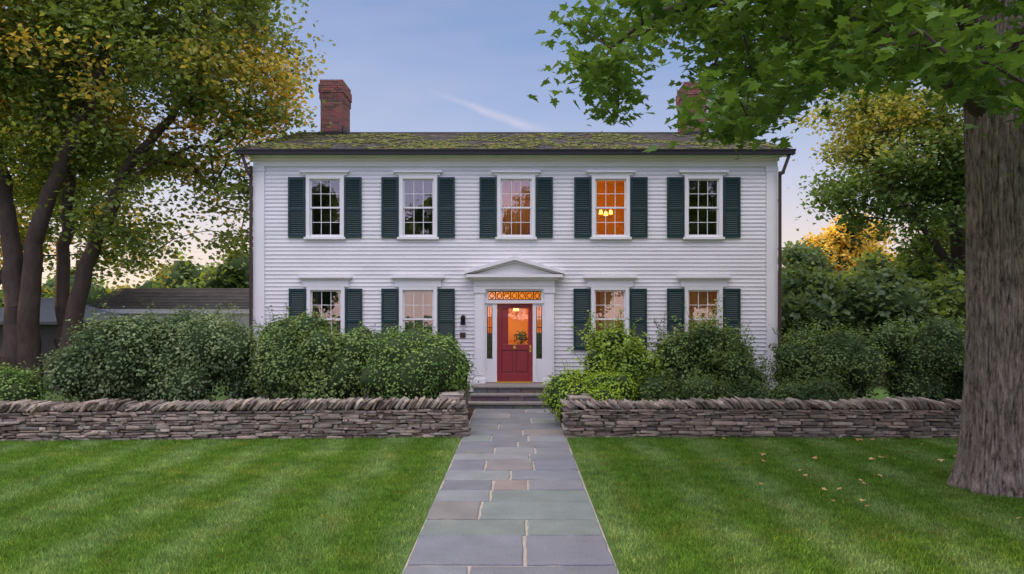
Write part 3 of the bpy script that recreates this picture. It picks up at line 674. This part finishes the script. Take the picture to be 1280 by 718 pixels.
# ------------------------------------------------------------------ trees
def sample_ell(E,n,shell=.55):
    out=[]; vol=np.array([e[3]*e[4]*e[5] for e in E]); pr=vol/vol.sum()
    while len(out)<n:
        e=E[rng.choice(len(E),p=pr)]; d=unit(rng.normal(size=3)); r=rng.random()**(1/3); r=shell+(1-shell)*r if rng.random()<.75 else r
        out.append((e[0]+d[0]*r*e[3],e[1]+d[1]*r*e[4],e[2]+d[2]*r*e[5]))
    return np.array(out)
def tree(name,base,stems,E,natt,nleaf,leafsize,spread,cg1,cg2,csun,sunth,mat_b,mat_l,zmin,T=QT,att=None,tipr=.012,seedoff=0,gap=.15,sunz=0):
    e=empty(name,base)
    if att is None:
        att=sample_ell(E,natt); nf=nfield(att,.33,seedoff); att=att[nf>-gap]
    A,B,ra,rb=grow(stems,att,zmin,tipr); tubes('branches',A,B,ra,rb,mat_b,e,10)
    n=len(att); k=np.repeat(np.arange(n),nleaf); sp=np.array(spread)
    sz=rng.uniform(.6,1.3,n)
    C=att[k]+rng.normal(size=(len(k),3))*sp*sz[k][:,None]
    C[:,2]-=.12*((C-att[k])[:,0]**2+(C-att[k])[:,1]**2)
    f=np.clip(.5+rng.normal(size=n)*.3,0,1)[k][:,None]*.6+rng.random((len(k),1))*.4
    col=np.array(cg1)*(1-f)+np.array(cg2)*f
    sunf=nfield(att,.28,seedoff+50)+.02*sunz*(att[:,2]-8)+rng.normal(size=n)*.07
    a=np.clip((sunf[k]-sunth)*3+rng.normal(size=len(k))*.2,0,1)[:,None]
    col=col*(1-a)+np.array(csun)*a*rng.uniform(.6,1.3,(len(k),1)); col*=rng.uniform(.75,1.25,(len(k),1))  # gold of the low sun put into the leaf colour of some clusters
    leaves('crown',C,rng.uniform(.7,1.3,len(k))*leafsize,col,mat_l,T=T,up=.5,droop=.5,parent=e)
    return e
GA=(.085,.15,.04);GB=(.25,.32,.085)
ST1=[dict(p=[(-15.5,21,0),(-15.4,21,2),(-15.7,21.2,4.5),(-16.4,21.5,7.5),(-17,21.8,11)],r=(.42,.10)),
     dict(p=[(-15.0,21,0),(-14.9,20.8,2.5),(-14.6,20.7,5),(-13.6,20.8,7.6),(-12.7,21,10),(-12.2,21,13)],r=(.34,.08)),
     dict(p=[(-14.3,21.6,0),(-14.4,21.6,3.5),(-14.35,21.9,7),(-14.2,22,11),(-14,22,14)],r=(.24,.07)),
     dict(p=[(-14.1,21.2,0),(-13.7,21.2,2.7),(-13.1,21.3,4.8),(-12.3,21.4,6.8),(-10.9,21.5,8.6),(-10,21.5,10.5)],r=(.30,.07)),
     dict(p=[(-12.7,21.3,6.0),(-11.5,21.3,7.0),(-10.2,21.3,7.6)],r=(.12,.04))]
E1=[(-12.9,22,10.8,5.9,4.6,4.2),(-13.2,22,13.6,4.6,4,3.5),(-9.9,21.6,8.8,2.8,2.6,2.4),(-17.5,22,8.8,4,3.5,3),(-10.7,21.6,5.6,2.9,2.2,1.6),(-17,21,13,5,4,4)]
tree('deciduous_tree',(-15,21,0),ST1,E1,960,115,.175,(.48,.48,.26),GA,GB,(.70,.50,.10),.22,M_bark2,M_leaf,3.5,seedoff=1.5,gap=.34,sunz=1)
ST2=[dict(p=[(-24,30,0),(-24,30,3),(-23.5,30,7),(-23.5,30,12)],r=(.4,.1)),dict(p=[(-23.8,30,2.5),(-22,30,5),(-20,30,8)],r=(.2,.07))]
tree('deciduous_tree',(-24,30,0),ST2,[(-23,30,9.5,6.5,5,5),(-19,30,6,3.5,3,2)],330,90,.24,(.6,.6,.35),GA,GB,(.66,.50,.11),.1,M_bark2,M_leaf,3,seedoff=7,gap=.2)
ST3=[dict(p=[(16.6,25,0),(16.4,25,3),(16,25,6),(15.5,25,10),(15.5,25,13)],r=(.35,.08)),dict(p=[(16.3,25,3.5),(14.2,24.5,6),(12.3,24.3,8)],r=(.18,.05))]
tree('deciduous_tree',(16.6,25,0),ST3,[(15.8,25,10,4.4,3.6,3.6),(14.0,24.6,7.4,3.0,2.5,2.0),(17,25,6,3.5,3,2.6),(12.6,24.5,9.2,1.8,1.6,1.2)],460,110,.18,(.5,.5,.26),(.09,.17,.05),(.22,.32,.09),(.50,.45,.10),.36,M_bark2,M_leaf,3,seedoff=13,gap=.25)

# foreground maple
mp=empty('maple_tree',(6.45,9.3,0))
nr,ns=190,260; V=np.zeros((nr,ns,3)); H=7.2
for i in range(nr):
    z=-.05+H*(i/(nr-1)); r=.395+.12*math.exp(-max(z,0)*3.2)-.012*z + .05*max(0,min(1,(z-3.8)/1.4)) 
    cx=6.47+.05*z*.3+.03*math.sin(z*.9); cy=9.3
    for j in range(ns):
        th=j/ns*2*math.pi; cs,sn=math.cos(th),math.sin(th)
        fl=math.exp(-max(z,0)*2.6)*.07*(noise.noise(Vector((cs*2.2,sn*2.2,1)))*1.6)
        u=noise.noise(Vector((cs*8,sn*8,z*1.1))); u2=noise.noise(Vector((cs*17+5,sn*17,z*3))); u3=noise.noise(Vector((cs*1.5,sn*1.5,z*.5+7)))
        rr=r+fl-.034*(1-min(1,abs(u)*4.0))-.018*(1-min(1,abs(u2)*3.5))+.03*u3
        V[i,j]=(cx+rr*cs,cy+rr*sn,z)
idx=np.arange(nr*ns).reshape(nr,ns); F=np.stack([idx[:-1],np.roll(idx,-1,1)[:-1],np.roll(idx,-1,1)[1:],idx[1:]],-1).reshape(-1,4)
mesh_np('trunk',V.reshape(-1,3),F,M_bark,smooth=True,parent=mp)
ux=[.2,.9,1.3,1.48,1.58,2.25,2.38,2.5,2.8,3.3,3.8,4.4,5.2,6.4,8,12]; uk=[.335,.285,.275,.29,.41,.41,.30,.25,.245,.29,.325,.345,.335,.28,.23,.2]
att=[]
while len(att)<700:
    a=rng.random()*6.283; R_=6.6*math.sqrt(rng.random()); x=6.7+R_*math.cos(a); y=9.6+R_*math.sin(a)*.72
    if x<.65+.2*abs(y-8.2): continue
    k=np.interp(x*8.5/y,ux,uk); lo=2.4+k*y+.16; hi=lo+.5+2.6*(1-(R_/7)**2); t=rng.random()**1.3
    z=lo+(hi-lo)*t
    if math.hypot(x-6.5,y-9.3)<.9: continue
    if y<4.8: continue
    att.append((x,y,z))
att=np.array(att); nf=nfield(att,.7,3); att=att[nf>-.33]
STM=[dict(p=[(6.55,9.3,5.0),(6.6,9.3,6.5),(6.9,9.4,9)],r=(.33,.2)),dict(p=[(6.45,9.25,5.0),(5.4,9.0,5.85),(4.2,8.8,6.2),(3.0,8.6,6.4),(1.9,8.5,6.2),(1.1,8.4,5.6)],r=(.17,.02)),
     dict(p=[(6.45,9.2,5.2),(5.2,8.1,6.3),(3.8,7.2,6.5),(2.4,6.8,6.2)],r=(.14,.02)),dict(p=[(6.6,9.3,5.2),(5.6,10.8,6.8),(4.2,12,7.4)],r=(.16,.03)),dict(p=[(6.8,9.2,4.9),(8,8.8,6),(10,8.6,6.8)],r=(.2,.04)),dict(p=[(6.5,9.2,5.6),(6.6,7.8,6.6),(6.8,6.2,7)],r=(.14,.03))]
A,B,ra,rb=grow(STM,att,5.0,.006,.4); tubes('branches',A,B,ra,rb,M_bark2,mp,10)
k=np.repeat(np.arange(len(att)),50); sz=rng.uniform(.65,1.15,len(att)); C=att[k]+rng.normal(size=(len(k),3))*np.array([.25,.24,.11])*sz[k][:,None]
C[:,2]-=.25*((C-att[k])[:,0]**2+(C-att[k])[:,1]**2)
f=np.clip(.45+rng.normal(size=len(att))*.3,0,1)[k][:,None]*.5+rng.random((len(k),1))*.5
col=(np.array((.06,.135,.035))*(1-f)+np.array((.18,.30,.065))*f)*rng.uniform(.75,1.25,(len(k),1))
leaves('crown',C,rng.uniform(.09,.165,len(k)),col,M_leafN,T=MT,up=.9,droop=.9,parent=mp)
m=2600; ii=rng.integers(len(C),size=m); tubes('leaf_twigs',att[k[ii]],C[ii],np.full(m,.0035),np.full(m,.002),M_twig,mp,4)

def mass(name,items,leaf,per,mat=M_leaf):
    e=empty(name); Cs=[];cols=[];allL=[]
    for (x,y,h,r,c1,c2) in items:
        L=[]
        for _ in range(16):
            p=unit(rng.normal(size=3))*rng.random()**.4; L.append((x+p[0]*r*.7,y+p[1]*r*.7,h*.56+p[2]*h*.36,r*rng.uniform(.3,.5)))
        allL+=L; La=np.array(L); n=per; k=rng.integers(len(L),size=n); d=unit(rng.normal(size=(n,3))); C=La[k,:3]+d*(La[k,3]*rng.uniform(.75,1.15,n))[:,None]
        C=C[C[:,2]>.2]; f=np.clip(.5+nfield(C,.8,x)*.9+rng.normal(size=len(C))*.2,0,1)[:,None]; Cs.append(C); cols.append((np.array(c1)*(1-f)+np.array(c2)*f)*rng.uniform(.75,1.25,(len(C),1)))
    C=np.concatenate(Cs); leaves('foliage',C,rng.uniform(.7,1.3,len(C))*leaf,np.concatenate(cols),mat,up=.4,droop=.2,parent=e)
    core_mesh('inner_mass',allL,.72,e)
    it=np.array([(i[0],i[1],i[2]) for i in items]); a=it.copy(); a[:,2]=0; b_=it.copy(); b_[:,2]*=.5; tubes('trunks',a,b_,np.full(len(a),.22),np.full(len(a),.12),M_bark2,e,7)
G1=((.09,.155,.05),(.23,.31,.09)); G2=((.07,.12,.06),(.16,.235,.10)); G3=((.2,.22,.04),(.5,.42,.09)); G4sun=((.50,.36,.06),(.88,.64,.13))  # last pair: sunset gold put into the leaf colour
items=[]
for (x,y,h,r,g_) in [(9.8,24,4.1,1.7,G2),(12,22.5,3.7,1.7,G2),(14.5,21.5,4.0,1.8,G1),(17,22,4.6,2,G2),(11.5,29,4.4,2.0,G1),(14.8,30,4.8,2.2,G1),
    (16.8,42,7.0,1.6,G2),(18.6,44,7.4,1.9,G2),(20.6,46,9.3,2.3,G4sun),(23.4,47,10.2,2.6,G4sun),(26,48,9.0,2.4,G4sun),(20,40,5.4,2.4,G1),(24,41,5.8,2.5,G3),(29,46,9,3.4,G1),(33,46,10,3.6,G1),(38,48,11,4,G1),
    (18.5,31,5.0,2.4,G1),(22,30,6.6,2.8,G3)]:
    items.append((x,y,h,r,*g_))
mass('offscreen_trees',items,.26,4200)
items=[]
for k in range(22):
    x=-46+k*1.9+random.uniform(-.8,.8); items.append((x,random.uniform(44,54),random.uniform(4.0,5.8)+(1.2 if x>-26 else 0),random.uniform(2.2,3.2),*random.choice([G1,G1,G3])))
for k in range(14): items.append((-8+k*3,72,random.uniform(6,8),3.2,*G2))
mass('offscreen_trees',items,.36,1800)
items=[]
for y,h in [(6,15),(12,17),(18,17),(24,16),(30,10.5),(36,9),(42,8),(49,8),(57,8)]: items.append((-56,y,h,5,*G1))  # unseen tree row at left, added to block the low sun
for x,y,h in [(-24,-16,12),(-17,-18,15),(-11,-17,13),(-5,-19,16),(1,-22,14),(7,-18,15.5),(14,-18,13),(22,-17,15)]: items.append((x,y,h,3.8,*G1))
mass('offscreen_trees',items,.7,1300)

# fallen leaves
n=65; C=np.stack([rng.uniform(3.2,9,n),rng.uniform(7.5,12.8,n),rng.uniform(.05,.065,n)],1)
pal=np.array([(.55,.30,.14),(.50,.27,.13),(.6,.42,.18),(.45,.26,.14)]); leaves('fallen_leaves',C,rng.uniform(.06,.10,len(C)),pal[rng.integers(4,size=len(C))],M_fallen,T=MT,up=3,droop=0)

# ------------------------------------------------------------------ light
AZ=-80; EL=7
sd=Vector((math.sin(math.radians(AZ))*math.cos(math.radians(EL)),math.cos(math.radians(AZ))*math.cos(math.radians(EL)),math.sin(math.radians(EL))))
sl=bpy.data.lights.new('sun','SUN'); sl.energy=5; sl.angle=math.radians(.6); sl.color=(1,.70,.32); so=bpy.data.objects.new('sun',sl); COL.objects.link(so); so.rotation_euler=sd.to_track_quat('Z','Y').to_euler(); so.location=(-20,20,20)
w=bpy.data.worlds.new('World'); scene.world=w; w.use_nodes=True; nt=w.node_tree; nt.nodes.clear()
o=nd(nt,'ShaderNodeOutputWorld'); bg=nd(nt,'ShaderNodeBackground'); sky=nd(nt,'ShaderNodeTexSky',sky_type='NISHITA'); sky.sun_disc=False; sky.sun_elevation=math.radians(EL); sky.sun_rotation=math.radians(AZ); sky.dust_density=1.0; sky.ozone_density=2.0
tc=nd(nt,'ShaderNodeTexCoord'); sp=nd(nt,'ShaderNodeSeparateXYZ'); nt.links.new(tc.outputs['Generated'],sp.inputs[0]); X,Y_,Z=sp.outputs
grad=ramp(nt,Z,[(0,(.95,.72,.56)),(.08,(.82,.66,.62)),(.18,(.52,.53,.68)),(.31,(.27,.36,.61)),(.44,(.175,.27,.52)),(.62,(1.05,1.02,1.05)),(1,(2.35,2.25,2.2))])  # overhead sky raised above its natural brightness as added fill light
back=mth(nt,'MAXIMUM',mth(nt,'MULTIPLY',Y_,-1),0)  # added sky boost behind the camera, fills the facade
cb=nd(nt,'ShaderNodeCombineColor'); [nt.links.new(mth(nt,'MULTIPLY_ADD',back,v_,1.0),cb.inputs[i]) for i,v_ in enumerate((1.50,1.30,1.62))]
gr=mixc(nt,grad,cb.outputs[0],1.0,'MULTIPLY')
hs=mixc(nt,(0,0,0),sky.outputs[0],0.05); 
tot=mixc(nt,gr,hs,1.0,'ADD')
yy=mth(nt,'MAXIMUM',Y_,.05); u=mth(nt,'DIVIDE',X,yy); v=mth(nt,'DIVIDE',Z,yy)
cmb=nd(nt,'ShaderNodeCombineXYZ'); nt.links.new(u,cmb.inputs[0]); nt.links.new(v,cmb.inputs[1])
nn=nd(nt,'ShaderNodeTexNoise'); nn.inputs['Scale'].default_value=14; nn.inputs['Detail'].default_value=4; nt.links.new(cmb.outputs[0],nn.inputs['Vector'])
du=mth(nt,'ADD',u,.137); dl=mth(nt,'ADD',mth(nt,'SUBTRACT',v,.327),mth(nt,'MULTIPLY',du,.355)); dl=mth(nt,'ADD',dl,mth(nt,'MULTIPLY_ADD',nn.outputs[0],.014,-.007))
ln=mth(nt,'SUBTRACT',1,mth(nt,'DIVIDE',mth(nt,'ABSOLUTE',dl),mth(nt,'MULTIPLY_ADD',du,.035,.005)),None,True)
al=mth(nt,'MULTIPLY',mth(nt,'MULTIPLY',du,14,None,True),mth(nt,'MULTIPLY',mth(nt,'SUBTRACT',.21,du),14,None,True))
front=mth(nt,'GREATER_THAN',Y_,.05)
cm=mth(nt,'MULTIPLY',mth(nt,'MULTIPLY',ln,al),mth(nt,'MULTIPLY',front,mth(nt,'MULTIPLY_ADD',nn.outputs[0],.6,-.02,True)))
mp2=nd(nt,'ShaderNodeMapping'); mp2.inputs['Scale'].default_value=(1.2,5,1); mp2.inputs['Rotation'].default_value=(0,0,.3); nt.links.new(cmb.outputs[0],mp2.inputs[0])
n2=nd(nt,'ShaderNodeTexNoise'); n2.inputs['Scale'].default_value=1.6; n2.inputs['Detail'].default_value=3; nt.links.new(mp2.outputs[0],n2.inputs['Vector'])
ci=mth(nt,'MULTIPLY',mth(nt,'MULTIPLY_ADD',n2.outputs[0],3,-1.3,True),mth(nt,'MULTIPLY',front,.28))
tot=mixc(nt,tot,(.78,.70,.76),ci); tot=mixc(nt,tot,(.95,.82,.84),cm)
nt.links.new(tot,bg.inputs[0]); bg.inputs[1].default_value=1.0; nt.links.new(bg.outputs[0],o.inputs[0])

# ------------------------------------------------------------------ camera
cd=bpy.data.cameras.new('camera'); cd.sensor_width=36; cd.lens=24.0; cd.shift_x=-.0055; cd.shift_y=.025; cd.clip_end=1000; cd.clip_start=.1
co=bpy.data.objects.new('camera',cd); COL.objects.link(co); co.location=(0,0,2.4); co.rotation_euler=(math.pi/2,0,0); scene.camera=co
